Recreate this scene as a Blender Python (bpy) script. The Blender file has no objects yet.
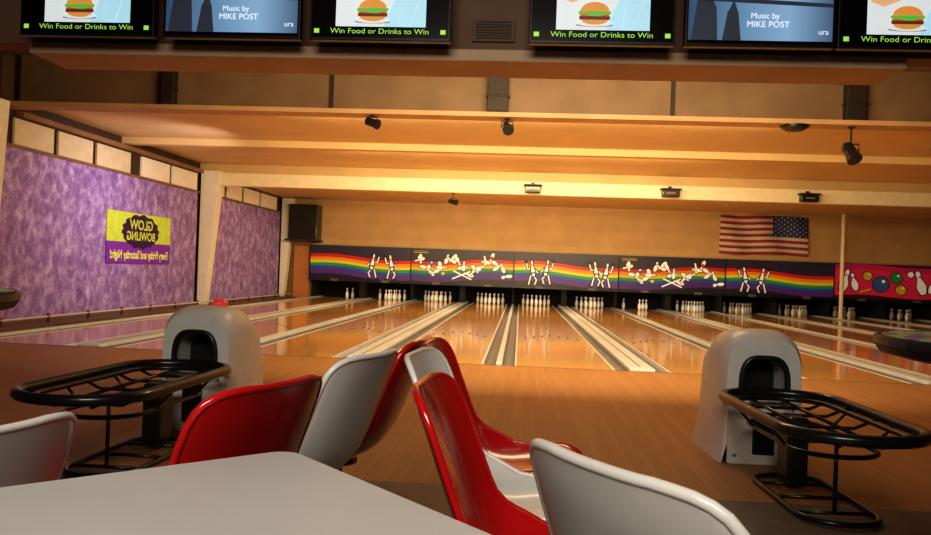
import bpy, math, random
from mathutils import Vector, Matrix
random.seed(7)
S = bpy.context.scene
C = S.collection
S.view_settings.view_transform = 'Standard'
for lk in ('Medium High Contrast','None'):
    try:
        S.view_settings.look = lk; break
    except Exception: pass

# ------------------------------------------------------------------ materials
MATS = {}
def newmat(name):
    m = bpy.data.materials.new(name); m.use_nodes = True
    nt = m.node_tree
    return m, nt, nt.nodes['Principled BSDF']
def mat(name, col, rough=0.5, metal=0.0, emis=0.0, var=0.08, scale=6.0, coat=0.0, bump=0.0):
    if name in MATS: return MATS[name]
    m, nt, b = newmat(name)
    tc = nt.nodes.new('ShaderNodeTexCoord')
    n = nt.nodes.new('ShaderNodeTexNoise'); n.inputs['Scale'].default_value = scale; n.inputs['Detail'].default_value = 3
    nt.links.new(tc.outputs['Object'], n.inputs['Vector'])
    r = nt.nodes.new('ShaderNodeValToRGB')
    r.color_ramp.elements[0].position = .3; r.color_ramp.elements[1].position = .7
    r.color_ramp.elements[0].color = tuple(c*(1-var) for c in col)+(1,)
    r.color_ramp.elements[1].color = tuple(min(1,c*(1+var)) for c in col)+(1,)
    nt.links.new(n.outputs['Fac'], r.inputs['Fac'])
    nt.links.new(r.outputs['Color'], b.inputs['Base Color'])
    b.inputs['Roughness'].default_value = rough
    b.inputs['Metallic'].default_value = metal
    b.inputs['Coat Weight'].default_value = coat
    if emis > 0:
        nt.links.new(r.outputs['Color'], b.inputs['Emission Color'])
        b.inputs['Emission Strength'].default_value = emis
    if bump > 0:
        bp = nt.nodes.new('ShaderNodeBump'); bp.inputs['Strength'].default_value = bump
        nt.links.new(n.outputs['Fac'], bp.inputs['Height']); nt.links.new(bp.outputs['Normal'], b.inputs['Normal'])
    MATS[name] = m
    return m

def wood(name, c1, c2, rough, bw=1.6, bh=.045, coat=.3, spec=.5, grain=.45):
    m, nt, b = newmat(name)
    tc = nt.nodes.new('ShaderNodeTexCoord')
    mp = nt.nodes.new('ShaderNodeMapping'); mp.inputs['Rotation'].default_value = (0,0,math.pi/2)
    nt.links.new(tc.outputs['Object'], mp.inputs['Vector'])
    br = nt.nodes.new('ShaderNodeTexBrick')
    br.inputs['Scale'].default_value = 1
    br.inputs['Brick Width'].default_value = bw; br.inputs['Row Height'].default_value = bh
    br.inputs['Mortar Size'].default_value = .0012
    br.inputs['Color1'].default_value = c1+(1,); br.inputs['Color2'].default_value = c2+(1,)
    br.inputs['Mortar'].default_value = tuple(c*.6 for c in c2)+(1,)
    nt.links.new(mp.outputs[0], br.inputs['Vector'])
    mp2 = nt.nodes.new('ShaderNodeMapping'); mp2.inputs['Scale'].default_value = (30,1.2,1)
    nt.links.new(tc.outputs['Object'], mp2.inputs['Vector'])
    n = nt.nodes.new('ShaderNodeTexNoise'); n.inputs['Scale'].default_value = 1.5; n.inputs['Detail'].default_value = 4
    nt.links.new(mp2.outputs[0], n.inputs['Vector'])
    mx = nt.nodes.new('ShaderNodeMix'); mx.data_type = 'RGBA'; mx.blend_type = 'MULTIPLY'; mx.inputs['Factor'].default_value = grain
    nt.links.new(br.outputs['Color'], mx.inputs['A'])
    r = nt.nodes.new('ShaderNodeValToRGB')
    r.color_ramp.elements[0].color = (.55,.55,.55,1); r.color_ramp.elements[1].color = (1,1,1,1)
    nt.links.new(n.outputs['Fac'], r.inputs['Fac']); nt.links.new(r.outputs['Color'], mx.inputs['B'])
    nt.links.new(mx.outputs['Result'], b.inputs['Base Color'])
    b.inputs['Roughness'].default_value = rough
    b.inputs['Specular IOR Level'].default_value = spec
    b.inputs['Coat Weight'].default_value = coat; b.inputs['Coat Roughness'].default_value = .08
    MATS[name] = m
    return m

def purple():
    m, nt, b = newmat('purple_wallcovering')
    tc = nt.nodes.new('ShaderNodeTexCoord')
    mp = nt.nodes.new('ShaderNodeMapping'); mp.inputs['Rotation'].default_value = (.6,0,0); mp.inputs['Scale'].default_value=(1,1,.8)
    nt.links.new(tc.outputs['Object'], mp.inputs['Vector'])
    n = nt.nodes.new('ShaderNodeTexNoise'); n.inputs['Scale'].default_value = 5.0; n.inputs['Detail'].default_value = 9; n.inputs['Roughness'].default_value=.7
    n.inputs['Distortion'].default_value = .3
    nt.links.new(mp.outputs[0], n.inputs['Vector'])
    r = nt.nodes.new('ShaderNodeValToRGB'); e = r.color_ramp.elements
    e[0].position=.34; e[0].color=(.18,.10,.37,1); e[1].position=.70; e[1].color=(.68,.56,.90,1)
    x=e.new(.5); x.color=(.34,.22,.57,1)
    nt.links.new(n.outputs['Fac'], r.inputs['Fac']); nt.links.new(r.outputs['Color'], b.inputs['Base Color'])
    b.inputs['Roughness'].default_value=.7
    return m

def ramp_mat(name, stops, axis='Z', lo=0, hi=1, wave=0.0, emis=0.0, rough=.4, constant=True, wl=3.6, wall_phase=0.0, slope=0.0):
    m, nt, b = newmat(name)
    tc = nt.nodes.new('ShaderNodeTexCoord'); sp = nt.nodes.new('ShaderNodeSeparateXYZ')
    nt.links.new(tc.outputs['Object'], sp.inputs[0])
    def math_(op,a,bv):
        q = nt.nodes.new('ShaderNodeMath'); q.operation = op
        for i,v in enumerate((a,bv)):
            if v is None: continue
            if isinstance(v,(int,float)): q.inputs[i].default_value = v
            else: nt.links.new(v,q.inputs[i])
        return q.outputs[0]
    z = sp.outputs[axis]
    if wave:
        k = math_('MULTIPLY', sp.outputs['X'], 2*math.pi/wl)
        k = math_('ADD', k, wall_phase)
        s = math_('SINE', k, None)
        z = math_('ADD', z, math_('MULTIPLY', s, wave))
    if slope: z = math_('ADD', z, math_('MULTIPLY', sp.outputs['X'], slope))
    f = math_('DIVIDE', math_('SUBTRACT', z, lo), hi-lo)
    r = nt.nodes.new('ShaderNodeValToRGB')
    if constant: r.color_ramp.interpolation = 'CONSTANT'
    e = r.color_ramp.elements
    e[0].position = stops[0][0]; e[0].color = stops[0][1]+(1,)
    e[1].position = stops[1][0]; e[1].color = stops[1][1]+(1,)
    for p,c in stops[2:]:
        q = e.new(p); q.color = c+(1,)
    nt.links.new(f, r.inputs['Fac']); nt.links.new(r.outputs['Color'], b.inputs['Base Color'])
    b.inputs['Roughness'].default_value = rough
    if emis:
        nt.links.new(r.outputs['Color'], b.inputs['Emission Color']); b.inputs['Emission Strength'].default_value = emis
    return m

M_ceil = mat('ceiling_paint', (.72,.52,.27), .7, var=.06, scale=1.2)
M_beam = mat('beam_paint', (.88,.78,.56), .55, var=.05)
M_back = mat('back_wall_paint', (.54,.35,.17), .75, var=.08, scale=1.5)
M_header = mat('brown_header_board', (.17,.10,.055), .6, var=.15, scale=2)
M_hwall = mat('side_wall_brown', (.22,.12,.06), .6, var=.15, scale=2)
M_dark = mat('dark_brown_trim', (.045,.022,.012), .5)
M_duct = mat('dark_duct_paint', (.018,.010,.007), .6)
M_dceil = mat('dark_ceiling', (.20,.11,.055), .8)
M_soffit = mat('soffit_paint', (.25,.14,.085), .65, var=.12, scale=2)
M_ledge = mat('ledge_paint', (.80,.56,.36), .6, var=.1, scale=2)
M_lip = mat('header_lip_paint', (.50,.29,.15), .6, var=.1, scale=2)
M_col = mat('column_paint', (.86,.83,.74), .5, var=.05)
M_frieze = mat('cream_panel', (.64,.56,.40), .6)
M_black = mat('black_plastic', (.012,.012,.013), .35, coat=.2)
M_blackm = mat('black_metal', (.02,.02,.021), .3, metal=.3, coat=.3)
M_pit = mat('pit_black', (.010,.008,.008), .8)
M_red = mat('red_fiberglass', (.53,.010,.012), .2, var=.05, coat=.5)
M_white = mat('white_fiberglass', (.77,.76,.71), .28, var=.04, coat=.3)
M_table = mat('table_laminate', (.60,.59,.57), .35, var=.04, scale=3)
M_tedge = mat('table_edge', (.45,.44,.42), .4)
M_hood = mat('hood_plastic', (.78,.77,.73), .35, var=.05)
M_hood2 = mat('hood_panel', (.68,.65,.57), .4, var=.08)
M_gut = mat('gutter_plastic', (.20,.21,.22), .35, var=.1)
M_seam = mat('cap_seam_dark', (.22,.22,.22), .4)
M_cap = mat('divider_cap_plastic', (.66,.68,.70), .35, var=.08)
M_lane = wood('lane_maple', (.92,.52,.15), (.83,.43,.11), .13, coat=.5, grain=.3)
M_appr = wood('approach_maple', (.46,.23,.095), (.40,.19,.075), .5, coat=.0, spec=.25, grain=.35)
M_carpet = mat('settee_floor_tile', (.14,.105,.085), .5, var=.18, scale=9)
M_pin = ramp_mat('bowling_pin_white', [(0,(.95,.95,.90)),(.68,(.65,.03,.03)),(.72,(.95,.95,.90)),(.76,(.65,.03,.03)),(.80,(.95,.95,.90))], lo=0, hi=.38, rough=.25)
M_steel = mat('grey_steel', (.35,.33,.30), .35, metal=.7)
M_redd = mat('red_marker', (.45,.03,.02), .4)
M_wht = mat('art_white', (.94,.94,.91), .5, var=.01, emis=.10)  # slight glow put into the printed white to brighten it
M_blk = mat('art_black', (.01,.01,.012), .5, var=.02)
M_purple = purple()

# ------------------------------------------------------------------ mesh helpers
def top(ob, label, category, group=None, kind=None):
    ob['label'] = label; ob['category'] = category
    if group: ob['group'] = group
    if kind: ob['kind'] = kind
    return ob
def obj(name, verts, faces, material, parent=None, loc=(0,0,0), smooth=False):
    me = bpy.data.meshes.new(name); me.from_pydata([tuple(v) for v in verts], [], faces); me.update()
    mats = material if isinstance(material,(list,tuple)) else [material]
    for m in mats: me.materials.append(m)
    if smooth:
        for p in me.polygons: p.use_smooth = True
    o = bpy.data.objects.new(name, me); C.objects.link(o)
    o.location = loc
    if parent: o.parent = parent
    return o
def empty(name, loc, yaw=0):
    o = bpy.data.objects.new(name, None); o.empty_display_size = .1
    o.location = loc; o.rotation_euler = (0,0,yaw); C.objects.link(o); return o
class G:
    def __init__(s): s.v=[]; s.f=[]; s.m=[]
    def add(s, v, f, mi=0):
        n=len(s.v); s.v += [tuple(p) for p in v]
        for q in f: s.f.append([i+n for i in q]); s.m.append(mi)
        return s
    def box(s, a, b, mi=0):
        x0,y0,z0=a; x1,y1,z1=b
        v=[(x0,y0,z0),(x1,y0,z0),(x1,y1,z0),(x0,y1,z0),(x0,y0,z1),(x1,y0,z1),(x1,y1,z1),(x0,y1,z1)]
        f=[(0,3,2,1),(4,5,6,7),(0,1,5,4),(1,2,6,5),(2,3,7,6),(3,0,4,7)]
        return s.add(v,f,mi)
    def lathe(s, prof, seg=20, c=(0,0,0), mi=0, cap=True):
        v=[];f=[]
        for r,z in prof:
            for i in range(seg):
                a=2*math.pi*i/seg; v.append((c[0]+r*math.cos(a), c[1]+r*math.sin(a), c[2]+z))
        for k in range(len(prof)-1):
            for i in range(seg):
                j=(i+1)%seg; f.append((k*seg+i,k*seg+j,(k+1)*seg+j,(k+1)*seg+i))
        if cap:
            f.append(tuple(reversed(range(seg)))); f.append(tuple((len(prof)-1)*seg+i for i in range(seg)))
        return s.add(v,f,mi)
    def tube(s, pts, r, closed=False, seg=10, mi=0):
        P=[Vector(p) for p in pts]; n=len(P); v=[];f=[]; prev=None
        for i in range(n):
            if closed: t=P[(i+1)%n]-P[i-1]
            else: t=P[min(i+1,n-1)]-P[max(i-1,0)]
            t.normalize()
            if prev is None:
                up=Vector((0,0,1)) if abs(t.z)<.9 else Vector((1,0,0))
                a=t.cross(up).normalized()
            else:
                a=(prev-t*prev.dot(t)).normalized()
            prev=a; b=t.cross(a)
            for k in range(seg):
                q=2*math.pi*k/seg; v.append(P[i]+a*(r*math.cos(q))+b*(r*math.sin(q)))
        m=n if closed else n-1
        for i in range(m):
            j=(i+1)%n
            for k in range(seg):
                l=(k+1)%seg; f.append((i*seg+k,i*seg+l,j*seg+l,j*seg+k))
        if not closed:
            f.append(tuple(reversed(range(seg)))); f.append(tuple((n-1)*seg+k for k in range(seg)))
        return s.add(v,f,mi)
    def poly(s, pts, mi=0):
        return s.add(pts,[tuple(range(len(pts)))],mi)
    def make(s, name, material, parent=None, loc=(0,0,0), smooth=False, bevel=0):
        o=obj(name,s.v,s.f,material,parent,loc,smooth)
        for p,mi in zip(o.data.polygons,s.m): p.material_index=mi
        if bevel:
            b=o.modifiers.new('bevel','BEVEL'); b.width=bevel; b.segments=3; b.limit_method='ANGLE'
        return o
def wbox(name, a, b, material, bevel=0, kind=None, label=None, category=None, group=None):
    c=((a[0]+b[0])/2,(a[1]+b[1])/2,a[2])
    g=G().box([a[i]-c[i] for i in range(3)],[b[i]-c[i] for i in range(3)])
    o=g.make(name,material,None,c,bevel=bevel)
    if kind: o['kind']=kind
    if label: top(o,label,category,group)
    return o
def text(body, size, material, name, parent, mtx, align='CENTER', sx=1.0, bold=0.0, mirror=False):
    cu=bpy.data.curves.new('t','FONT'); cu.body=body; cu.size=size; cu.align_x=align; cu.align_y='CENTER'
    cu.offset=bold; cu.extrude=0.0; cu.resolution_u=3
    t=bpy.data.objects.new('t',cu); C.objects.link(t)
    bpy.context.view_layer.update()
    me=bpy.data.meshes.new_from_object(t.evaluated_get(bpy.context.evaluated_depsgraph_get()))
    bpy.data.objects.remove(t)
    k=-1 if mirror else 1
    me.transform(mtx @ Matrix.Diagonal((sx*k,1,1,1)))
    me.name=name; me.materials.clear(); me.materials.append(material)
    o=bpy.data.objects.new(name,me); C.objects.link(o); o.parent=parent
    return o
def front(x,y,z):
    return Matrix.Translation((x,y,z)) @ Matrix.Rotation(math.pi/2,4,'X')

# ------------------------------------------------------------------ camera
f=788.0; a=math.atan(55/788); p=2.5/788; R=0.037
F=Vector((-math.sin(a)*math.cos(p), math.cos(a)*math.cos(p), math.sin(p)))
R0=Vector((math.cos(a),math.sin(a),0)); U0=R0.cross(F)
X=R0*math.cos(R)+U0*math.sin(R); Y=-R0*math.sin(R)+U0*math.cos(R)
cd=bpy.data.cameras.new('camera'); cd.sensor_width=36; cd.lens=f/931*36; cd.clip_end=200; cd.clip_start=.05
cam=bpy.data.objects.new('camera',cd); C.objects.link(cam); S.camera=cam
m=Matrix.Identity(4)
for i in range(3): m[i][0]=X[i]; m[i][1]=Y[i]; m[i][2]=-F[i]
m.translation=Vector((0,0,1.19)); cam.matrix_world=m

# ------------------------------------------------------------------ room shell
FOUL=10.0; XL=-8.5; XR=18.0
wbox('floor',(XL,-2.5,-.15),(XR,4.35,0),M_carpet,kind='structure')
wbox('floor',(XL,4.35,-.15),(XR,FOUL,0),M_appr,kind='structure')
wbox('floor',(XL,FOUL,-.25),(XR,30,-.13),M_pit,kind='structure')
wbox('wall_left',(XL-.2,-2.5,-.25),(XL,30,4.6),M_dark,kind='structure')
wbox('wall_right',(XR,-2.5,-.25),(XR+.2,30,4.6),M_header,kind='structure')
wbox('wall_front',(XL,-2.7,-.25),(XR,-2.5,4.6),M_header,kind='structure')
wbox('wall_pit',(XL,29.6,-.25),(XR,29.8,4.6),M_pit,kind='structure')
wbox('wall_back',(XL,27.62,1.88),(XR,27.8,3.6),M_back,kind='structure')
wbox('wall_corner',(XL,27.62,-.13),(-7.45,27.8,1.88),M_hwall,kind='structure')
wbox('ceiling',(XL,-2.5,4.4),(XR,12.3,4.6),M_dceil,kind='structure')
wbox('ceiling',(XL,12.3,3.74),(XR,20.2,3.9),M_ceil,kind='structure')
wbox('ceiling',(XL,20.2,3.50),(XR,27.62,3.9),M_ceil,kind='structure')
wbox('trim_2',(XL,12.2,3.64),(XR,12.42,4.4),M_header,kind='structure')
wbox('trim_3',(XL,12.12,3.57),(XR,12.5,3.64),M_lip,kind='structure')
for x in (-8.2,-3.06,2.22,7.4):
    wbox('trim_4',(x-.03,12.17,3.64),(x+.03,12.2,4.4),M_duct,kind='structure')
wbox('ceiling_beam',(XL,16.1,3.60),(XR,16.35,3.74),M_ceil,label='cream painted beam running across the ceiling',category='beam',group='cream ceiling beams')
wbox('ceiling_beam',(-7.93,20.15,3.17),(XR,20.4,3.50),M_beam,label='cream painted beam running across the ceiling',category='beam',group='cream ceiling beams')
for x,hw in ((-5.65,.10),(-.44,.16),(4.88,.14)):
    g=G().box((-hw,-.14,0),(hw,.03,.76)).box((-hw-.02,-.15,.22),(hw+.02,.03,.25))
    o=g.make('vertical_duct',M_duct,None,(x,12.17,3.64),bevel=.01)
    top(o,'dark brown square duct box against the header boards','duct','square duct boxes on the header')
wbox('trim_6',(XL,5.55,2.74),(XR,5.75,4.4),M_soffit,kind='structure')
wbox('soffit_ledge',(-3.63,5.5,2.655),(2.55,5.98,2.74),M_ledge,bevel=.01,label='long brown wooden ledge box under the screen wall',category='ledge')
for x in (-3.0,1.95):
    g=G(); g.tube([(0,0,0),(.25,.25,.34)],.018)
    o=g.make('ledge_brace',M_dark,None,(x,5.995,2.70)); top(o,'dark diagonal metal brace at the end of the ledge','brace','ledge braces')
E=empty('air_vent',(-.25,5.54,2.80)); top(E,'brown metal air vent grille between the screens','air vent')
G().box((-.15,-.02,0),(.15,.01,.16)).make('vent_frame',M_soffit,E,bevel=.004)
g=G()
for i in range(7): g.box((-.125,-.03,.018+i*.019),(.125,-.012,.027+i*.019))
g.make('vent_louver',M_dark,E)

# left wall frieze and purple panels
for (y0,y1) in ((-2,11.3),(11.7,19.95),(20.5,27.0)):
    g=G().box((0,0,0),(.06,y1-y0,2.88))
    o=g.make('wall_panel',M_purple,None,(XL,y0,.06)); top(o,'mottled purple and lavender wall panel','wall panel','purple wall panels')
fr=[(12.5,13.6),(13.75,14.9),(15.05,16.4),(16.9,18.3),(18.45,19.9),(20.6,21.8),(22,23.2),(23.4,24.8),(25,26.6)]
for i,(y0,y1) in enumerate(fr):
    o=wbox('frieze_panel',(XL+.008,y0,3.0),(XL+.06,y1,3.44),M_frieze if i<3 else M_col,bevel=.008,label='cream rectangular panel set high on the wall',category='wall panel',group='cream frieze panels')
wbox('trim_7',(XL,12.6,3.47),(XL+.14,27.6,3.56),M_hwall,kind='structure')
wbox('trim_8',(XL,-2,2.94),(XL+.09,27.6,2.99),M_hwall,kind='structure')
wbox('baseboard_left',(XL,-2,0),(XL+.12,27.6,.06),M_hwall,kind='structure')
for y,h in ((11.6,3.56),(20.26,3.55),(27.3,3.48)):
    b=.2; t=.52 if y>12 else .40
    v=[(0,-.16,0),(b,-.16,0),(b,.16,0),(0,.16,0),(0,-.16,h),(t,-.16,h),(t,.16,h),(0,.16,h)]
    fc=[(0,3,2,1),(4,5,6,7),(0,1,5,4),(1,2,6,5),(2,3,7,6),(3,0,4,7)]
    if y>27: v=[(x*.8,yy,z) for x,yy,z in v]
    o=G().add(v,fc).make('frame_column',M_col,None,(XL+.07,y,0),bevel=.01)
    top(o,'cream painted tapered frame column against the wall','column','tapered frame columns')

E=empty('side_rail',(-8.1,19,0)); top(E,'low brown wooden rail with red markers beside the lanes','rail')
G().box((-.25,-8.8,-.13),(.28,8.3,.03)).make('rail_deck',M_header,E)
G().tube([(.05,-8.7,.13),(.05,8.2,.13)],.016,seg=8).make('rail_bar',M_cap,E)
for i in range(14):
    y=-8.5+i*1.25
    G().box((.035,y-.015,.03),(.065,y+.015,.13)).make('rail_post',M_dark,E)
    G().lathe([(.025,0),(.035,.03),(.025,.05),(.01,.055)],12,(.05,y,.135)).make('red_marker',M_redd,E,smooth=True)

# banner (its writing is reversed, as seen)
SY0,SY1,SZ0,SZ1=15.48,18.38,1.06,2.16
E=empty('banner_sign',(XL+.07,(SY0+SY1)/2,SZ0)); top(E,'yellow and purple banner with reversed glow bowling lettering','banner')
M_yel=mat('banner_yellow',(.56,.72,.08),.5,emis=.09); M_bpur=mat('banner_purple',(.22,.03,.50),.5,emis=.03); M_btx=mat('banner_light_text',(.78,.82,.14),.5,emis=.2); M_bdk=mat('banner_dark_purple',(.03,.006,.07),.5)  # banner colours emit a little to look brighter; not a lit sign
w=(SY1-SY0)/2; h=SZ1-SZ0
G().box((0,-w,h*.42),(.015,w,h)).make('banner_upper',M_yel,E)
G().box((0,-w,0),(.015,w,h*.42)).make('banner_lower',M_bpur,E)
g=G(); g.poly([(.019,(.84+.05*math.sin(t*2.1))*math.cos(t*.1309),h*.64+(.37+.025*math.cos(t*1.7))*math.sin(t*.1309)) for t in range(48)]); g.make('banner_oval',M_bdk,E)
def side(y,z,x=.024):
    return Matrix.Translation((x,y,z)) @ Matrix(((0,0,1,0),(1,0,0,0),(0,1,0,0),(0,0,0,1)))
text('GLOW',.30,M_yel,'banner_lettering',E,side(0,h*.765),mirror=True,bold=.008,sx=1.15)
text('BOWLING',.26,M_yel,'banner_lettering',E,side(0,h*.54),mirror=True,bold=.008,sx=1.08)
text('Every Friday and Saturday Night!',.25,M_btx,'banner_lettering',E,side(0,h*.17),mirror=True,bold=.006,sx=.80)

E=empty('louvered_unit',(-7.6,27.25,2.05)); top(E,'black louvered heater unit high on the back wall','heater unit')
G().box((-.5,-.35,0),(.5,.36,1.22)).make('housing',M_black,E,bevel=.02)
g=G()
for i in range(9): g.box((-.42,-.38,.12+i*.115),(.42,-.34,.17+i*.115))
g.make('louver',mat('dark_grey_metal',(.03,.028,.026),.4,metal=.4),E)
G().box((-.6,-.45,-.06),(.55,.36,0)).make('mounting_shelf',M_dark,E)
E=empty('door_1',(-7.78,27.6,-.1)); E['kind']='structure'
G().box((-.28,-.03,0),(.28,0,1.95)).make('door_leaf',mat('brown_door',(.50,.20,.06),.45),E,bevel=.005)
G().lathe([(.02,0),(.035,.02),(.02,.05)],12,(.2,-.06,.95)).make('door_knob',M_steel,E)

# ------------------------------------------------------------------ lanes
LEN=19.3
B=[-7.43+3.6*j for j in range(8)]
LW=1.215
lane_c=[]
for j in range(7):
    lane_c += [B[j]+.225+LW/2, B[j]+3.6-.225-LW/2]
base=G().box((-LW/2,0,-.11),(LW/2,LEN,0)).make('bowling_lane',M_lane,None,(0,FOUL,0))
marr=mat('lane_arrow_dark',(.10,.035,.012),.3)
arrows=[]
for k in range(7):
    x=(k-3)*.155; y=4.2+(3-abs(k-3))*.26
    ar=G(); ar.poly([(x-.025,y,.0015),(x+.025,y,.0015),(x,y+.32,.0015)])
    arrows.append(ar.make('lane_arrow',marr,base))
top(base,'glossy orange maple bowling lane','bowling lane','maple bowling lanes')
base.location.x=lane_c[0]
for i,x in enumerate(lane_c[1:]):
    o=base.copy(); o.location.x=x; C.objects.link(o)
    for ar in arrows:
        q=ar.copy(); q.parent=o; C.objects.link(q)
wbox('foul_line',(XL+.3,FOUL-.04,0),(XR-.1,FOUL-.0,.003),M_hwall,label='dark foul line strip at the head of the lanes',category='foul line')
def gutter(cx,wid):
    g=G(); n=10; v=[];fc=[]
    for k in range(n+1):
        t=math.pi*k/n; x=cx-wid/2*math.cos(t); z=-.005-.085*math.sin(t)**.8
        v += [(x,0,z),(x,LEN,z)]
    for k in range(n): fc.append((2*k,2*k+2,2*k+3,2*k+1))
    g.add(v,fc); g.box((cx-wid/2,0,-.125),(cx+wid/2,LEN,-.100))
    g.poly([(cx-wid/2,0,-.125)]+[v[2*k] for k in range(n+1)]+[(cx+wid/2,0,-.125)])
    return g
M_edge=mat('pale_edge',(.72,.73,.72),.4)
def divider(x,wide,first=False):
    E=empty('lane_divider',(x,FOUL,0))
    hw=.36 if wide else .225; cw=.16 if wide else .04
    gw=hw-cw-.012
    for s in (-1,1):
        if (first and s<0): continue
        gutter(s*(cw+gw/2),gw).make('gutter',M_gut,E)
        G().box((s*(hw-.012)-.012,0,-.12),(s*(hw-.012)+.012,LEN,.004)).make('gutter_edge',M_edge,E)
    G().box((-cw,-.0,-.12),(cw,LEN,.035)).make('divider_cap',M_cap,E,bevel=.012)
    if wide:
        G().box((-.012,.25,.035),(.012,LEN-.5,.038)).make('cap_seam',M_seam,E)
    top(E,('wide' if wide else 'narrow')+' grey gutter and divider strip between lanes','lane divider',('wide' if wide else 'narrow')+' lane dividers')
for j,x in enumerate(B):
    divider(x,False,first=(j==0))
    if j<7: divider(x+1.8,True)

prof=[(.026,0),(.034,.004),(.050,.05),(.060,.11),(.058,.15),(.045,.20),(.028,.245),(.023,.27),(.026,.305),(.032,.335),(.029,.362),(.016,.378),(.003,.381)]
pin=G().lathe(prof,14,cap=True).make('bowling_pin',M_pin,None,(0,0,0),smooth=True)
tri=[(0,0)]+[(x,.264) for x in(-.152,.152)]+[(x,.528) for x in(-.305,0,.305)]+[(x,.792) for x in(-.457,-.152,.152,.457)]
keep={0:(5,9),1:(0,1,2,4,5,6,8,9),6:(0,2,5,6)}
first=True
for li,x in enumerate(lane_c[:12]):
    back=0.0 if li in (0,1,6) else .18
    for k,(dx,dy) in enumerate(tri):
        if li in keep and k not in keep[li]: continue
        o=pin if first else pin.copy()
        if not first: C.objects.link(o)
        first=False
        o.location=(x+dx,FOUL+18.0+back+dy*.9,.001)
        top(o,'white bowling pin with red neck stripes','bowling pin','bowling pins on the lanes')
for i,x in enumerate([b for b in B]+[b+1.8 for b in B[:7]]):
    hw=.025 if i<8 else .09
    wbox('pit_partition',(x-hw,27.85,.047),(x+hw,29.3,1.9),M_pit,label='black partition between pin decks',category='partition',group='pin deck partitions')

# ------------------------------------------------------------------ masking units
rb=[(0,(.015,.015,.04)),(.12,(.10,.03,.28)),(.27,(.02,.10,.45)),(.34,(.02,.34,.11)),(.42,(.78,.62,.03)),(.50,(.82,.30,.02)),(.58,(.60,.02,.02)),(.67,(.03,.025,.06))]  # mask prints below glow slightly, brightness put into their colour
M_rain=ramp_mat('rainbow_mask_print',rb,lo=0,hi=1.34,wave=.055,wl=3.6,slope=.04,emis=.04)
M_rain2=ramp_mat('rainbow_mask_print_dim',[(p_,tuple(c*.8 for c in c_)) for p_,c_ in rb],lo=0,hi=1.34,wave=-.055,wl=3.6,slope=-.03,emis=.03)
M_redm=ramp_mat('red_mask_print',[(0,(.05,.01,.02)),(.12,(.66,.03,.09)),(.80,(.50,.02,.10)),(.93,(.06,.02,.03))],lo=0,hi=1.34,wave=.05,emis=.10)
pin2=[(.34,0),(.55,.5),(.68,1.1),(.64,1.5),(.45,2.05),(.26,2.5),(.25,2.8),(.33,3.2),(.33,3.45),(.22,3.7),(.08,3.8)]
def pinpoly(g,cx,cz,h,ang,mi=0,y=-.004,fat=0.0,wd=1.0):
    k=h/3.8; pts=[(x*wd+fat/k,z) for x,z in pin2]+[(-x*wd-fat/k,z) for x,z in reversed(pin2)]
    out=[]
    for x,z in pts:
        x*=k; z=(z-1.9)*k*(1+2*fat/h)
        out.append((cx+x*math.cos(ang)-z*math.sin(ang), y, cz+x*math.sin(ang)+z*math.cos(ang)))
    g.poly(out,mi)
def disc(g,cx,cz,r,mi=0,y=-.006,rz=None):
    rz=rz or r
    g.poly([(cx+r*math.cos(i*.3142),y,cz+rz*math.sin(i*.3142)) for i in range(20)],mi)
def seg2(g,x0,z0,x1,z1,w,mi=0,y=-.005):
    d=Vector((x1-x0,z1-z0)); n=Vector((-d.y,d.x)).normalized()*w/2
    g.poly([(x0+n.x,y,z0+n.y),(x1+n.x,y,z1+n.y),(x1-n.x,y,z1-n.y),(x0-n.x,y,z0-n.y)],mi)
M_art=[M_wht,mat('art_red',(.55,.03,.03),.5),M_blk,mat('art_blue',(.06,.16,.50),.5),mat('art_yellow',(.80,.62,.05),.5),mat('art_green',(.04,.40,.15),.5)]
def dancer(g,cx,cz,flip):
    s=-1 if flip else 1
    for (wd,mi,y) in ((.10,2,-.004),(.045,0,-.007)):
        for (x0,z0,x1,z1) in ((-.03,-.16,-.16,-.34),(-.15,-.32,-.08,-.52),(.05,-.16,.13,-.52),(.04,.08,.16,.05),(.16,.05,.22,.28),(-.05,.08,-.18,-.06)):
            seg2(g,cx+x0*s,cz+z0,cx+x1*s,cz+z1,wd,mi,y)
    seg2(g,cx-.06*s,cz-.53,cx-.19*s,cz-.53,.06,2,-.008); seg2(g,cx+.11*s,cz-.53,cx+.23*s,cz-.53,.06,2,-.008)
    disc(g,cx+.23*s,cz+.33,.06,2,-.012)
    pinpoly(g,cx,cz+.09,.58,-.16*s,2,y=-.009,fat=.035,wd=.62)
    pinpoly(g,cx,cz+.09,.58,-.16*s,0,y=-.011,wd=.62)
    seg2(g,cx-.03*s,cz+.23,cx+.09*s,cz+.21,.03,1,y=-.013)
    seg2(g,cx-.08*s,cz-.06,cx+.06*s,cz-.08,.045,2,y=-.013)
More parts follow.
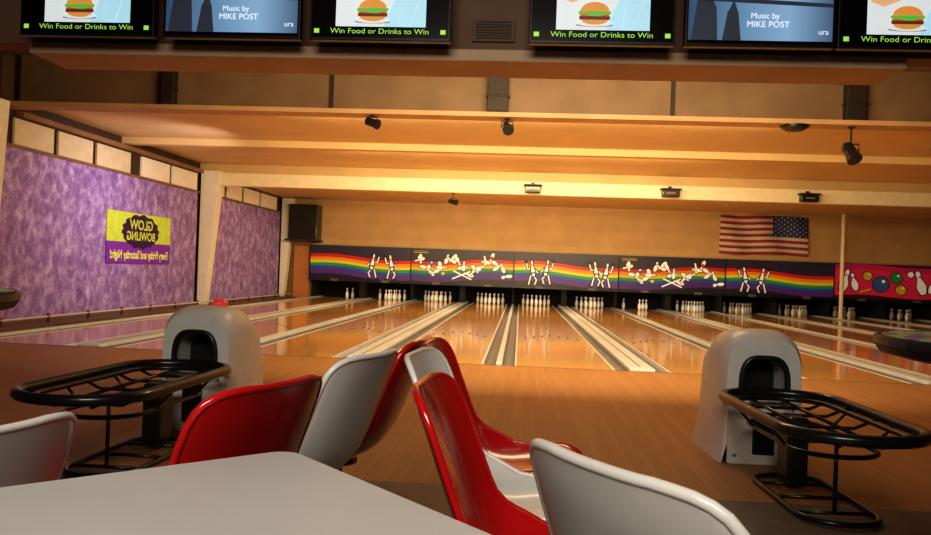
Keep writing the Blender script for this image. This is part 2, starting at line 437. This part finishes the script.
for j in range(7):
    x0=B[j]; cx=x0+1.8
    E=empty('lane_mask',(cx,27.4,.655)); E.scale=(1,1,.945)
    red=(j>=5); kind=j%2
    G().box((-1.795,0,0),(1.795,.2,1.34)).make('mask_panel',M_redm if red else (M_rain2 if kind else M_rain),E)
    G().box((-1.795,-.03,1.31),(1.795,.2,1.36)).make('mask_top_rail',mat('mask_top_gold',(.40,.27,.11),.5),E)
    G().box((-1.795,-.03,-.02),(1.795,.2,.08)).make('mask_bottom_rail',M_black,E)
    for s in(-1,1): G().box((s*1.787-.008,-.01,.08),(s*1.787+.008,0,1.31)).make('mask_side_trim',M_black,E)
    g=G()
    if red:
        for (px,pz,ph,an,wd) in ((-1.45,.70,.80,-.25,1.0),(-1.15,.66,.62,.25,1.0),(1.0,.70,.85,.28,1.0),(1.42,.62,.60,-.35,1.0)):
            pinpoly(g,px,pz,ph,an,2,y=-.004,fat=.03,wd=wd); pinpoly(g,px,pz,ph,an,0,y=-.006,wd=wd)
            seg2(g,px-.08,pz+ph*.24,px+.08,pz+ph*.24,.04,1,y=-.008)
        for (px,pz,rr,mi) in ((-.28,.60,.27,3),(.22,.84,.19,5),(.38,.42,.17,4),(-.72,.88,.15,4),(.68,.98,.10,0)):
            disc(g,px,pz,rr+.025,2,y=-.009); disc(g,px,pz,rr,mi,y=-.011)
            disc(g,px+rr*.3,pz+rr*.4,rr*.22,0,y=-.013)
        seg2(g,-.95,.30,-.60,.42,.05,4,-.008)
        lab='red masking panel printed with white pins and coloured balls'
    elif kind==0:
        if j==0: dancer(g,.45,.66,False); dancer(g,1.10,.64,True)
        elif j==2: dancer(g,-1.15,.62,True); dancer(g,-.66,.66,False); dancer(g,1.02,.66,True); dancer(g,1.38,.62,False)
        else: dancer(g,-1.15,.66,True); dancer(g,-.58,.64,False)
        lab='rainbow striped masking panel with white dancing pins'
    else:
        n=0
        zz=[(-1.6,1.0),(-1.0,.42),(-.35,1.03),(.3,.42),(.95,1.03),(1.6,.42)]
        for q in range(5):
            (xa,za),(xb,zb)=zz[q],zz[q+1]
            for k in range(5):
                t=(k+.5)/5; n+=1
                px=xa+(xb-xa)*t+.05*math.sin(n*2.1); pz=min(1.08,max(.29,za+(zb-za)*t+.10*math.sin(n*3.7)))
                an=n*1.3+.6
                pinpoly(g,px,pz,.36,an,2,y=-.004-.0016*n,fat=.016,wd=.95); pinpoly(g,px,pz,.36,an,0,y=-.0048-.0016*n,wd=1.0)
        for k in range(8): disc(g,-1.5+k*.42,.70+.38*math.sin(k*2.3+.8),.06,(0,3,4,0,5,0,1,0)[k],y=-.048)
        seg2(g,-.34,.22,.30,.52,.05,0,-.049); seg2(g,.34,.22,-.30,.52,.05,0,-.05)
        for k in range(3): seg2(g,-1.7,1.15+.035*k,-1.2,1.15+.035*k,.018,(4,1,5)[k],-.02)
        lab='masking panel printed with scattered white pins over rainbow'
    g.make('mask_artwork',M_art,E)
    for s in(-.9,.9):
        G().box((s-.13,-.045,-.02),(s+.13,-.03,.07)).make('lane_indicator',mat('grey_plate',(.12,.11,.10),.5),E)
    top(E,lab,'masking panel','masking panels above the pin decks')

E=empty('support_post',(10.62,26.9,.036)); top(E,'slender cream pipe post standing among the lanes','post')
G().lathe([(.065,0),(.065,3.46)],16).make('post_shaft',M_beam,E)
G().lathe([(.10,0),(.10,.04),(.07,.06)],16).make('post_base',M_beam,E)

# ------------------------------------------------------------------ flag (reversed, as seen)
E=empty('flag',(8.25,27.62,2.08)); top(E,'striped red and white flag with blue starred canton','flag')
FW=2.95;FH=1.33
g=G(); nx=30
def fy(x,z): return -.055*(1+math.sin(x*5.2+z*2.0))-.001
def fz(x,z): return z+.02*math.sin(x*2.6+.5)
for r in range(13):
    for c in range(nx):
        xa=-FW/2+FW*c/nx; xb=-FW/2+FW*(c+1)/nx; za=FH*r/13; zb=FH*(r+1)/13
        g.poly([(xa,fy(xa,za),fz(xa,za)),(xb,fy(xb,za),fz(xb,za)),(xb,fy(xb,zb),fz(xb,zb)),(xa,fy(xa,zb),fz(xa,zb))],r%2)
M_fr=mat('flag_red',(.30,.02,.03),.7); M_fw=mat('flag_white',(.58,.53,.46),.7); M_fb=mat('flag_blue',(.025,.045,.17),.7)
g.make('flag_stripes',[M_fr,M_fw],E)
g=G(); cx0=FW/2-FW*.40
for c in range(14):
    xa=cx0+FW*.4*c/14; xb=cx0+FW*.4*(c+1)/14; za=FH*6/13; zb=FH
    for r in range(4):
        z0=za+(zb-za)*r/4; z1=za+(zb-za)*(r+1)/4
        g.poly([(xa,fy(xa,z0)-.006,fz(xa,z0)),(xb,fy(xb,z0)-.006,fz(xb,z0)),(xb,fy(xb,z1)-.006,fz(xb,z1)),(xa,fy(xa,z1)-.006,fz(xa,z1))])
g.make('flag_canton',M_fb,E)
g=G()
for r in range(9):
    n=6 if r%2==0 else 5
    for c in range(n):
        x=cx0+FW*.4*((c+.5+(0 if n==6 else .5))/6); z=FH*6/13+FH*7/13*(r+.7)/9.4
        pts=[]
        for k in range(10):
            rr=.036 if k%2==0 else .015; t=math.pi/2+k*math.pi/5
            xx=x+rr*math.cos(t); z2=z+rr*math.sin(t); pts.append((xx,fy(xx,z2)-.014,fz(xx,z2)))
        g.poly(pts)
g.make('flag_stars',M_fw,E)['kind']='stuff'

# ------------------------------------------------------------------ spotlights / ceiling fixtures
def spot(x,y,z,s,drop,yaw,tilt,lab):
    E=empty('spotlight',(x,y,z)); top(E,lab,'spotlight','black ceiling spotlights')
    G().lathe([(.045*s,0),(.05*s,-.02)],14).make('mount_plate',M_blackm,E)
    g=G(); g.tube([(0,0,0),(0,0,-drop)],.012*s)
    g.tube([(-.09*s,0,-drop-.09*s),(-.09*s,0,-drop),(.09*s,0,-drop),(.09*s,0,-drop-.09*s)],.01*s)
    g.make('mount_bracket',M_blackm,E)
    o=G().lathe([(.05*s,-.13*s),(.07*s,-.11*s),(.075*s,.05*s),(.09*s,.10*s),(.09*s,.13*s)],18).make('lamp_head',M_black,E)
    o.location=(0,0,-drop-.1*s); o.rotation_euler=(math.pi/2+tilt,0,yaw)
    q=G().lathe([(.07*s,.105*s),(.06*s,.11*s)],16).make('lamp_lens',mat('lens_grey',(.25,.22,.18),.15),E)
    q.location=o.location; q.rotation_euler=o.rotation_euler
spot(-2.42,12.3,3.57,.9,.02,1.2,.3,'small black spotlight under the header board')
spot(-.29,12.3,3.57,1.0,.04,.2,.4,'small black spotlight under the header board')
spot(4.92,12.3,3.57,1.25,.26,.3,.9,'large black spotlight hanging below the header board')
spot(-1.8,20.25,3.17,.9,.14,1.2,.2,'small black spotlight hanging from the cream beam')
def flood(x,y,z,w):
    E=empty('floodlight',(x,y,z)); top(E,'boxy dark floodlight with shade fixed to the cream beam','floodlight','boxy floodlights on the beam')
    g=G(); g.box((-w/2,-.26,-.16),(w/2,-.05,.02)); g.make('lamp_housing',M_black,E,bevel=.02)
    G().box((-w/2-.04,-.3,.02),(w/2+.04,-.03,.05)).make('lamp_shade',M_dark,E,bevel=.006)
    G().box((-w/2+.10,-.27,-.09),(w/2-.10,-.258,-.05)).make('lamp_lens',mat('lens_warm',(.25,.17,.09),.3),E)
    G().box((-.04,-.06,-.1),(.04,0,.12)).make('mount_bracket',M_blackm,E)
flood(.24,20.15,3.36,.38); flood(3.67,20.15,3.36,.42); flood(7.04,20.15,3.34,.42)
E=empty('ceiling_speaker',(4.08,12.3,3.57)); top(E,'dark round dome fixture under the header board','ceiling fixture')
G().lathe([(.20,0),(.19,-.04),(.12,-.08),(.02,-.09)],20).make('dome',M_black,E,smooth=True)
G().lathe([(.215,0),(.215,-.015)],20).make('rim',M_black,E)

# ------------------------------------------------------------------ screens
M_sbl=mat('screen_black',(.004,.004,.005),.2)
def em(name,c,s): return mat(name,c,.4,emis=s,var=.03)
E_pale=em('screen_pale_blue',(.42,.68,.80),.7); E_white=em('screen_white',(.70,.76,.78),.65)
E_bun=em('screen_bun',(.65,.28,.06),.7); E_green=em('screen_green',(.10,.42,.05),.8); E_tom=em('screen_red',(.65,.05,.03),.8)
E_pat=em('screen_patty',(.12,.04,.02),.6); E_gt=em('screen_green_text',(.34,.70,.08),.75); E_skin=em('screen_tan',(.72,.42,.24),.7)
E_bl=ramp_mat('screen_blue_film',[(0,(.04,.09,.18)),(.35,(.14,.28,.46)),(.7,(.26,.44,.66)),(1,(.08,.15,.26))],axis='X',lo=-.45,hi=.45,emis=.6,constant=False,wave=0)
E_fig=em('screen_figure',(.05,.06,.09),.3)
E_tx=em('screen_text_white',(.75,.80,.85),.8)
TW=.955;TH=.56
def tv(x,kind):
    E=empty('television',(x,5.25,2.705))
    lab='black flat television showing a burger with green caption' if kind==0 else 'black flat television showing a blue film scene with credits'
    top(E,lab,'television','televisions hung above the seating')
    G().box((-TW/2,-.03,0),(TW/2,.03,TH)).make('casing',M_black,E,bevel=.006)
    G().box((-.06,.03,.2),(.06,.30,.4)).make('wall_bracket',M_blackm,E)
    y=-.032
    g=G()
    def rect(x0,z0,x1,z1,mi,yy): g.poly([(x0,yy,z0),(x1,yy,z0),(x1,yy,z1),(x0,yy,z1)],mi)
    if kind==0:
        mats=[M_sbl,E_pale,E_white,E_bun,E_green,E_tom,E_pat,E_skin]
        rect(-TW/2+.015,.02,TW/2-.015,TH-.015,0,y)
        rect(-.30,.092,.31,TH-.03,1,y-.001)
        g.poly([(-.30,y-.002,.092),(.02,y-.002,.092),(.20,y-.002,TH-.03),(-.30,y-.002,TH-.03)],2)
        disc(g,-.05,.125,.12,6,y-.003,.012); disc(g,-.05,.135,.12,2,y-.0035,.02)
        g.poly([(-.05+.095*math.cos(t),y-.006,.215+.062*math.sin(t)) for t in [i*math.pi/10 for i in range(11)]],3)
        g.poly([(-.05+.11*math.cos(i*.4488),y-.005,.205+.02*math.sin(i*.4488)+.006*math.sin(i*2.2)) for i in range(14)],4)
        rect(-.145,.182,.045,.198,5,y-.0045)
        rect(-.15,.160,.05,.184,6,y-.004)
        g.poly([(-.05+.09*math.cos(t),y-.0037,.162+.035*math.sin(t)) for t in [-i*math.pi/10 for i in range(11)]],3)
        g.poly([(-.28,y-.003,.30),(-.2,y-.003,.27),(-.12,y-.003,.30),(-.05,y-.003,.33),(-.12,y-.003,.40),(-.28,y-.003,.38)],7)
        g.poly([(.13,y-.003,.11),(.2,y-.003,.10),(.27,y-.003,.30),(.30,y-.003,.53),(.2,y-.003,.53)],1)
        g.make('screen',mats,E)
        text('Win Food or Drinks to Win',.050,E_gt,'screen_caption',E,front(-.0,y-.004,.060),bold=0,sx=1.16)
        for s in (-1,1):
            g2=G(); g2.poly([(s*.41,y-.004,.045),(s*.445,y-.004,.045),(s*.445,y-.004,.075),(s*.41,y-.004,.075)]); g2.make('screen_icon',E_gt,E)
    else:
        rect(-TW/2+.015,.02,TW/2-.015,TH-.015,0,y)
        g.make('screen',M_sbl,E)
        g=G(); g.poly([(-TW/2+.02,y-.001,.04),(TW/2-.02,y-.001,.04),(TW/2-.02,y-.001,TH-.03),(-TW/2+.02,y-.001,TH-.03)]); g.make('screen_picture',E_bl,E)
        g=G()
        g.poly([(-.44,y-.002,.04),(-.27,y-.002,.04),(-.28,y-.002,.25),(-.33,y-.002,.36),(-.40,y-.002,.33)])
        g.poly([(-.24,y-.002,.04),(-.12,y-.002,.04),(-.14,y-.002,.22),(-.17,y-.002,.30),(-.21,y-.002,.22)])
        g.poly([(-.46,y-.002,.30),(.46,y-.002,.26),(.46,y-.002,.285),(-.46,y-.002,.33)])
        g.make('screen_figures',E_fig,E)
        text('Music by',.052,E_tx,'screen_credit',E,front(.03,y-.004,.20))
        text('MIKE POST',.056,E_tx,'screen_credit',E,front(.05,y-.004,.145))
        text('ura',.05,E_tx,'screen_logo',E,front(.40,y-.004,.10))
for (x,k) in [(-3.04,0),(-2.02,1),(-1.0,0),(.475,0),(1.49,1),(2.46,0)]: tv(x,k)

# ------------------------------------------------------------------ ball returns
def arch(w,h,n=18,base_extra=0.0):
    pts=[(w/2+base_extra,0)]
    pts.append((w/2+base_extra*.3,h*.3))
    for i in range(n+1):
        t=math.pi*i/n; pts.append((w/2*math.copysign(abs(math.cos(t))**.56,math.cos(t)), h*.62+h*.38*math.sin(t)**.66))
    pts.append((-w/2-base_extra*.3,h*.3)); pts.append((-w/2-base_extra,0))
    return pts
def racetrack(cx,y0,y1,hw,z,n=14):
    pts=[]
    for i in range(n+1):
        t=math.pi*i/n; pts.append((cx+hw*math.cos(t), y1-hw*.8+hw*.8*math.sin(t), z))
    for i in range(n+1):
        t=math.pi+math.pi*i/n; pts.append((cx+hw*math.cos(t), y0+hw*.9+hw*.9*math.sin(t), z))
    return pts
def ball_return(x,y,light,sw=0.0,L=0.0):
    E=empty('ball_return',(x,y,0))
    top(E,'cream ball return hood with black oval rack'+(' and red light' if light else ''),'ball return','ball returns on the approach')
    secs=[(-.02,.47,.815,.02),(.02,.50,.85,.02),(.16,.52,.87,.025),(.40,.52,.85,.03),(.62,.50,.74,.04),(.78,.44,.56,.05),(.86,.38,.40,.05)]
    v=[];fc=[];n=None
    for (yy,w,h,e) in secs:
        P=arch(w,h,18,e); n=len(P)
        v+=[(px,yy,pz) for px,pz in P]
    for k in range(len(secs)-1):
        for i in range(n-1): fc.append((k*n+i,k*n+i+1,(k+1)*n+i+1,(k+1)*n+i))
    last=(len(secs)-1)*n
    fc.append(tuple(last+i for i in range(n)))
    P1=[(px*.64,.42+(pz-.42)*.70 if pz>.42 else .42) for px,pz in arch(.47,.815,18,.0)]
    s=len(v); v+=[(px,-.02,pz) for px,pz in P1]
    for i in range(n-1): fc.append((i,i+1,s+i+1,s+i))
    s2=len(v); v+=[(px*.9,.22,.44+(pz-.44)*.9) for px,pz in P1]
    for i in range(n-1): fc.append((s+i,s+i+1,s2+i+1,s2+i))
    G().add(v,fc).make('hood',M_hood,E,smooth=True).modifiers.new('es','EDGE_SPLIT').split_angle=math.radians(35)
    G().poly([(px*.9,.215,.44+(pz-.44)*.9) for px,pz in P1]).make('opening_back',M_pit,E)
    g=G(); g.tube([(px*.98,-.03,pz*.995) for px,pz in P1[1:-1]],.018); g.make('opening_collar',M_black,E,smooth=True)
    g=G().box((-.225,-.045,.0),(.225,-.018,.42)); g.make('front_panel',M_hood2,E,bevel=.012)
    g=G().box((-.07,-.055,.07),(.07,-.04,.34)); g.make('vent_slot',M_black,E,bevel=.02)
    for sx in(-1,1):
        for z in(.06,.37): G().lathe([(.012,0),(.008,.006)],10,(0,0,0)).make('panel_screw',M_steel,E,loc=(sx*.18,-.05,z)).rotation_euler=(math.pi/2,0,0)
    G().box((-.23,.0,0),(.23,.84,.03)).make('base_plinth',M_dark,E,bevel=.01)
    if light:
        G().lathe([(.06,0),(.057,.028),(.04,.048),(.01,.055)],16,(.04,.3,.858)).make('reset_light',mat('red_light',(.75,.06,.05),.25,emis=.3),E,smooth=True)
    z=.475
    parts=[]
    parts.append(G().tube(racetrack(0,-1.50-L,-.06,.345,z),.030,closed=True,seg=12).make('rack_rail',M_blackm,E,smooth=True))
    parts.append(G().tube(racetrack(0,-1.41-L,-.16,.265,z-.02),.015,closed=True,seg=8).make('inner_rail',M_blackm,E,smooth=True))
    for xx in(-.10,.10): parts.append(G().tube([(xx,-1.32-L,z-.06),(xx,-.1,z-.045),(xx,.10,z-.02)],.011,seg=8).make('cradle_bar',M_blackm,E,smooth=True))
    for yy in(-1.2-L,-.85,-.5,-.25): parts.append(G().tube([(-.345,yy,z),(-.2,yy,z-.065),(.2,yy,z-.065),(.345,yy,z)],.010,seg=8).make('cross_bar',M_blackm,E,smooth=True))
    parts.append(G().tube(racetrack(0,-1.2-L,-.25,.22,z-.14),.013,closed=True,seg=8).make('lower_rail',M_blackm,E,smooth=True))
    for (xx,yy) in((-.22,-1.0),(.22,-1.0),(-.22,-.5),(.22,-.5)): parts.append(G().tube([(xx*1.5,yy,z-.02),(xx,yy,z-.14)],.009,seg=8).make('hanger_bar',M_blackm,E,smooth=True))
    parts.append(G().box((-.06,-.62,.02),(.06,-.44,z-.06)).make('support_leg',M_blackm,E,bevel=.02))
    parts.append(G().tube([(0,-1.1,.02),(0,-1.1,z-.07)],.011).make('support_rod',M_blackm,E,smooth=True))
    parts.append(G().tube(racetrack(0,-1.30,-.35,.20,.02),.016,closed=True,seg=8).make('floor_ring',M_blackm,E,smooth=True))
    for yy in (-1.1,-.82,-.54): parts.append(G().tube([(-.19,yy,.02),(.19,yy,.02)],.011,seg=8).make('floor_brace',M_blackm,E,smooth=True))
    for q in parts: q.rotation_euler=(0,0,sw)
ball_return(-2.23,5.35,True,math.radians(-1.6),.12)
ball_return(1.60,5.25,False,math.radians(2.2),.04)

# ------------------------------------------------------------------ tall round tables at the sides
def mtop():
    m,nt,b=newmat('speckled_table_top')
    tc=nt.nodes.new('ShaderNodeTexCoord'); vo=nt.nodes.new('ShaderNodeTexVoronoi'); vo.inputs['Scale'].default_value=28
    nt.links.new(tc.outputs['Object'],vo.inputs['Vector'])
    hs=nt.nodes.new('ShaderNodeHueSaturation'); hs.inputs['Saturation'].default_value=1.6; hs.inputs['Value'].default_value=.7
    nt.links.new(vo.outputs['Color'],hs.inputs['Color']); nt.links.new(hs.outputs['Color'],b.inputs['Base Color'])
    b.inputs['Roughness'].default_value=.5
    return m
M_spk=mtop()
for (x,y,z) in ((1.50,2.31,1.035),(-1.925,2.10,1.065)):
    E=empty('tall_round_table',(x,y,0)); top(E,'tall round black bar table with colourful speckled top','table','tall round tables')
    G().lathe([(.38,-.055),(.44,-.04),(.455,-.015),(.455,.004),(.445,.010),(.435,.002)],64,(0,0,z)).make('table_rim',M_black,E)
    G().lathe([(.436,.0),(.436,.010)],64,(0,0,z)).make('table_top',M_spk,E)
    G().lathe([(.03,.03),(.03,z-.055)],16).make('table_post',M_blackm,E)
    G().lathe([(.22,0),(.21,.02),(.05,.04)],28).make('table_base',M_blackm,E)

# ------------------------------------------------------------------ seats
def catmull(P,n):
    out=[]
    Q=[P[0]]+P+[P[-1]]
    m=len(P)-1
    for i in range(n+1):
        t=i/n*m; k=min(int(t),m-1); u=t-k
        p0,p1,p2,p3=Q[k],Q[k+1],Q[k+2],Q[k+3]
        out.append(tuple(.5*((2*b)+(-a_+c)*u+(2*a_-5*b+4*c-d)*u*u+(-a_+3*b-3*c+d)*u**3) for a_,b,c,d in zip(p0,p1,p2,p3)))
    return out
prof_s=[(-.36,.90),(-.32,.79),(-.275,.67),(-.225,.55),(-.155,.46),(-.05,.425),(.08,.43),(.18,.445),(.235,.43),(.255,.395)]
def shell_mesh():
    NP=60; C_=catmull(prof_s,NP); NV=18
    ss=[0,.006,.014,.026,.042,.062,.09,.13]+[.13+.74*i/18 for i in range(1,19)]+[.90,.93,.955,.975,.99,1.0]
    v=[];fc=[]
    for s in ss:
        q=s*NP; k=min(int(q),NP-1); u=q-k
        fx=C_[k][0]*(1-u)+C_[k+1][0]*u; fz=C_[k][1]*(1-u)+C_[k+1][1]*u
        T=Vector((C_[k+1][0]-C_[k][0],C_[k+1][1]-C_[k][1])).normalized()
        n=(-T.y,T.x)
        wb=.235+.01*min(1,s/.4) if s<.4 else .245-.025*max(0,(s-.7)/.3)
        if s<.13: wb*=(1-(1-(s+.004)/.134)**3.2)**(1/3.2)
        if s>.9: wb*=(1-.55*((s-.9)/.1)**2.6)
        depth=.045
        if .35<=s<.6: depth=.045+.03*math.sin((s-.35)/.25*math.pi)
        elif s>=.6: depth=.045-.02*(s-.6)/.4
        for j in range(NV+1):
            t=-1+2*j/NV
            x=t*wb; w_=abs(x)/.245
            d=depth*w_**2.6
            v.append((fx+n[0]*d, x, fz+n[1]*d))
    for i in range(len(ss)-1):
        for j in range(NV):
            fc.append((i*(NV+1)+j,i*(NV+1)+j+1,(i+1)*(NV+1)+j+1,(i+1)*(NV+1)+j))
    return v,fc
SV,SF=shell_mesh()
def chair(x,y,yaw,red,sc=1.0):
    E=empty('swivel_seat',(x,y,0),math.radians(yaw)); E.scale=(1,1,sc)
    top(E,('glossy red' if red else 'white')+' moulded fibreglass seat on a pedestal','chair','moulded fibreglass seats')
    o=obj('seat_shell',SV,SF,M_red if red else M_white,E,smooth=True)
    so=o.modifiers.new('s','SOLIDIFY'); so.thickness=.014; so.offset=0
    sb=o.modifiers.new('b','BEVEL'); sb.width=.004; sb.segments=2; sb.limit_method='ANGLE'; sb.angle_limit=math.radians(50)
    rim=G(); NV=19
    rows=len(SV)//NV
    path=[SV[i*NV] for i in range(rows-1,-1,-1)]+[SV[j] for j in range(1,NV-1)]+[SV[i*NV+NV-1] for i in range(rows)]
    pp=[path[0]]
    for q in path[1:]:
        if (Vector(q)-Vector(pp[-1])).length>.006: pp.append(q)
    rim.tube(pp,.010,seg=8); rim.make('seat_rim',M_red if red else M_white,E,smooth=True)
    G().lathe([(.09,.405),(.09,.385),(.03,.37),(.03,.03)],16).make('pedestal',M_blackm,E)
    G().lathe([(.17,0),(.165,.02),(.05,.045)],24).make('pedestal_base',M_blackm,E)
chair(.12,1.97,-4,True)
chair(.02,2.54,-6,False,1.01)
chair(.01,3.08,-2,True)
chair(-.895,1.97,160,True)
chair(-.80,2.66,164,False)
chair(-.73,3.20,176,True)
chair(-1.33,1.54,165,False,.945)
chair(.42,1.41,35,False)

# table in front
E=empty('seating_table',(-.49,.95,0),math.radians(-46)); top(E,'pale grey laminate square table with rounded corners','table')
def rrect(h,r,n=8):
    pts=[]
    for (sx,sy,a0) in ((1,1,0),(-1,1,90),(-1,-1,180),(1,-1,270)):
        for i in range(n+1):
            t=math.radians(a0+90*i/n); pts.append((sx*(h-r)+r*math.cos(t), sy*(h-r)+r*math.sin(t)))
    return pts
def slab(h,r,z0,z1):
    P=rrect(h,r); n=len(P)
    v=[(x,y,z0) for x,y in P]+[(x,y,z1) for x,y in P]
    fc=[tuple(reversed(range(n))),tuple(range(n,2*n))]+[(i,(i+1)%n,n+(i+1)%n,n+i) for i in range(n)]
    return v,fc
TZ=.785
v,fc=slab(.50,.045,TZ,TZ+.007); G().add(v,fc).make('table_top',M_table,E)
v,fc=slab(.502,.047,TZ-.035,TZ); G().add(v,fc).make('table_edge',M_tedge,E,bevel=.006)
G().lathe([(.045,.04),(.045,TZ-.035)],20).make('table_post',M_blackm,E)
G().lathe([(.28,0),(.27,.025),(.06,.05)],28).make('table_base',M_blackm,E)

# ------------------------------------------------------------------ lights
def area(name,loc,sx,sy,direction,power,col,spread=180):
    l=bpy.data.lights.new(name,'AREA'); l.shape='RECTANGLE'; l.size=sx; l.size_y=sy; l.energy=power; l.color=col; l.spread=math.radians(spread)
    o=bpy.data.objects.new(name,l); C.objects.link(o); o.location=loc
    o.rotation_euler=Vector(direction).to_track_quat('-Z','Y').to_euler()
    return o
W1=(1,.78,.44); W2=(1,.76,.46); W3=(1,.90,.78)
area('bay_fill',(.5,7.3,3.15),5,.5,(0,1,.06),500,W1)  # added fill, unseen behind the soffit, for ceiling, beams and back wall
area('strip_fill',(0,12.8,3.66),8,.06,(0,1,-.7),170,W1)  # added fill tucked out of sight behind the header, for ceiling and lanes
area('strip_fill',(0,16.6,3.66),8,.06,(0,1,-.6),200,W1)  # added fill hidden behind the first ceiling beam
area('strip_fill',(0,20.6,3.42),10,.06,(0,1,-.5),300,W1)  # added fill hidden behind the far beam, lifts masks and back wall
area('pin_lamp',(0,27.75,.85),14,.06,(0,.7,-.7),20,(1,.94,.85))
area('wall_fill',(-5.2,14.8,2.9),.8,.5,(-1,.25,-.1),24,(1,.88,.92),110)  # added fill to brighten the purple wall, no real fixture
area('near_fill',(-.3,-1.2,3.3),2.4,1.0,(.0,.9,-.45),66,W3,120)  # added fill from behind the camera for soffit, chairs and table
area('bay_fill',(.8,8.8,4.3),2.5,1.5,(0,.1,-1),72,W2)  # unseen fill added above the approach, also reaches the header boards
wd=bpy.data.worlds.new('world'); S.world=wd; wd.use_nodes=True
wd.node_tree.nodes['Background'].inputs[0].default_value=(.5,.3,.15,1); wd.node_tree.nodes['Background'].inputs[1].default_value=.15
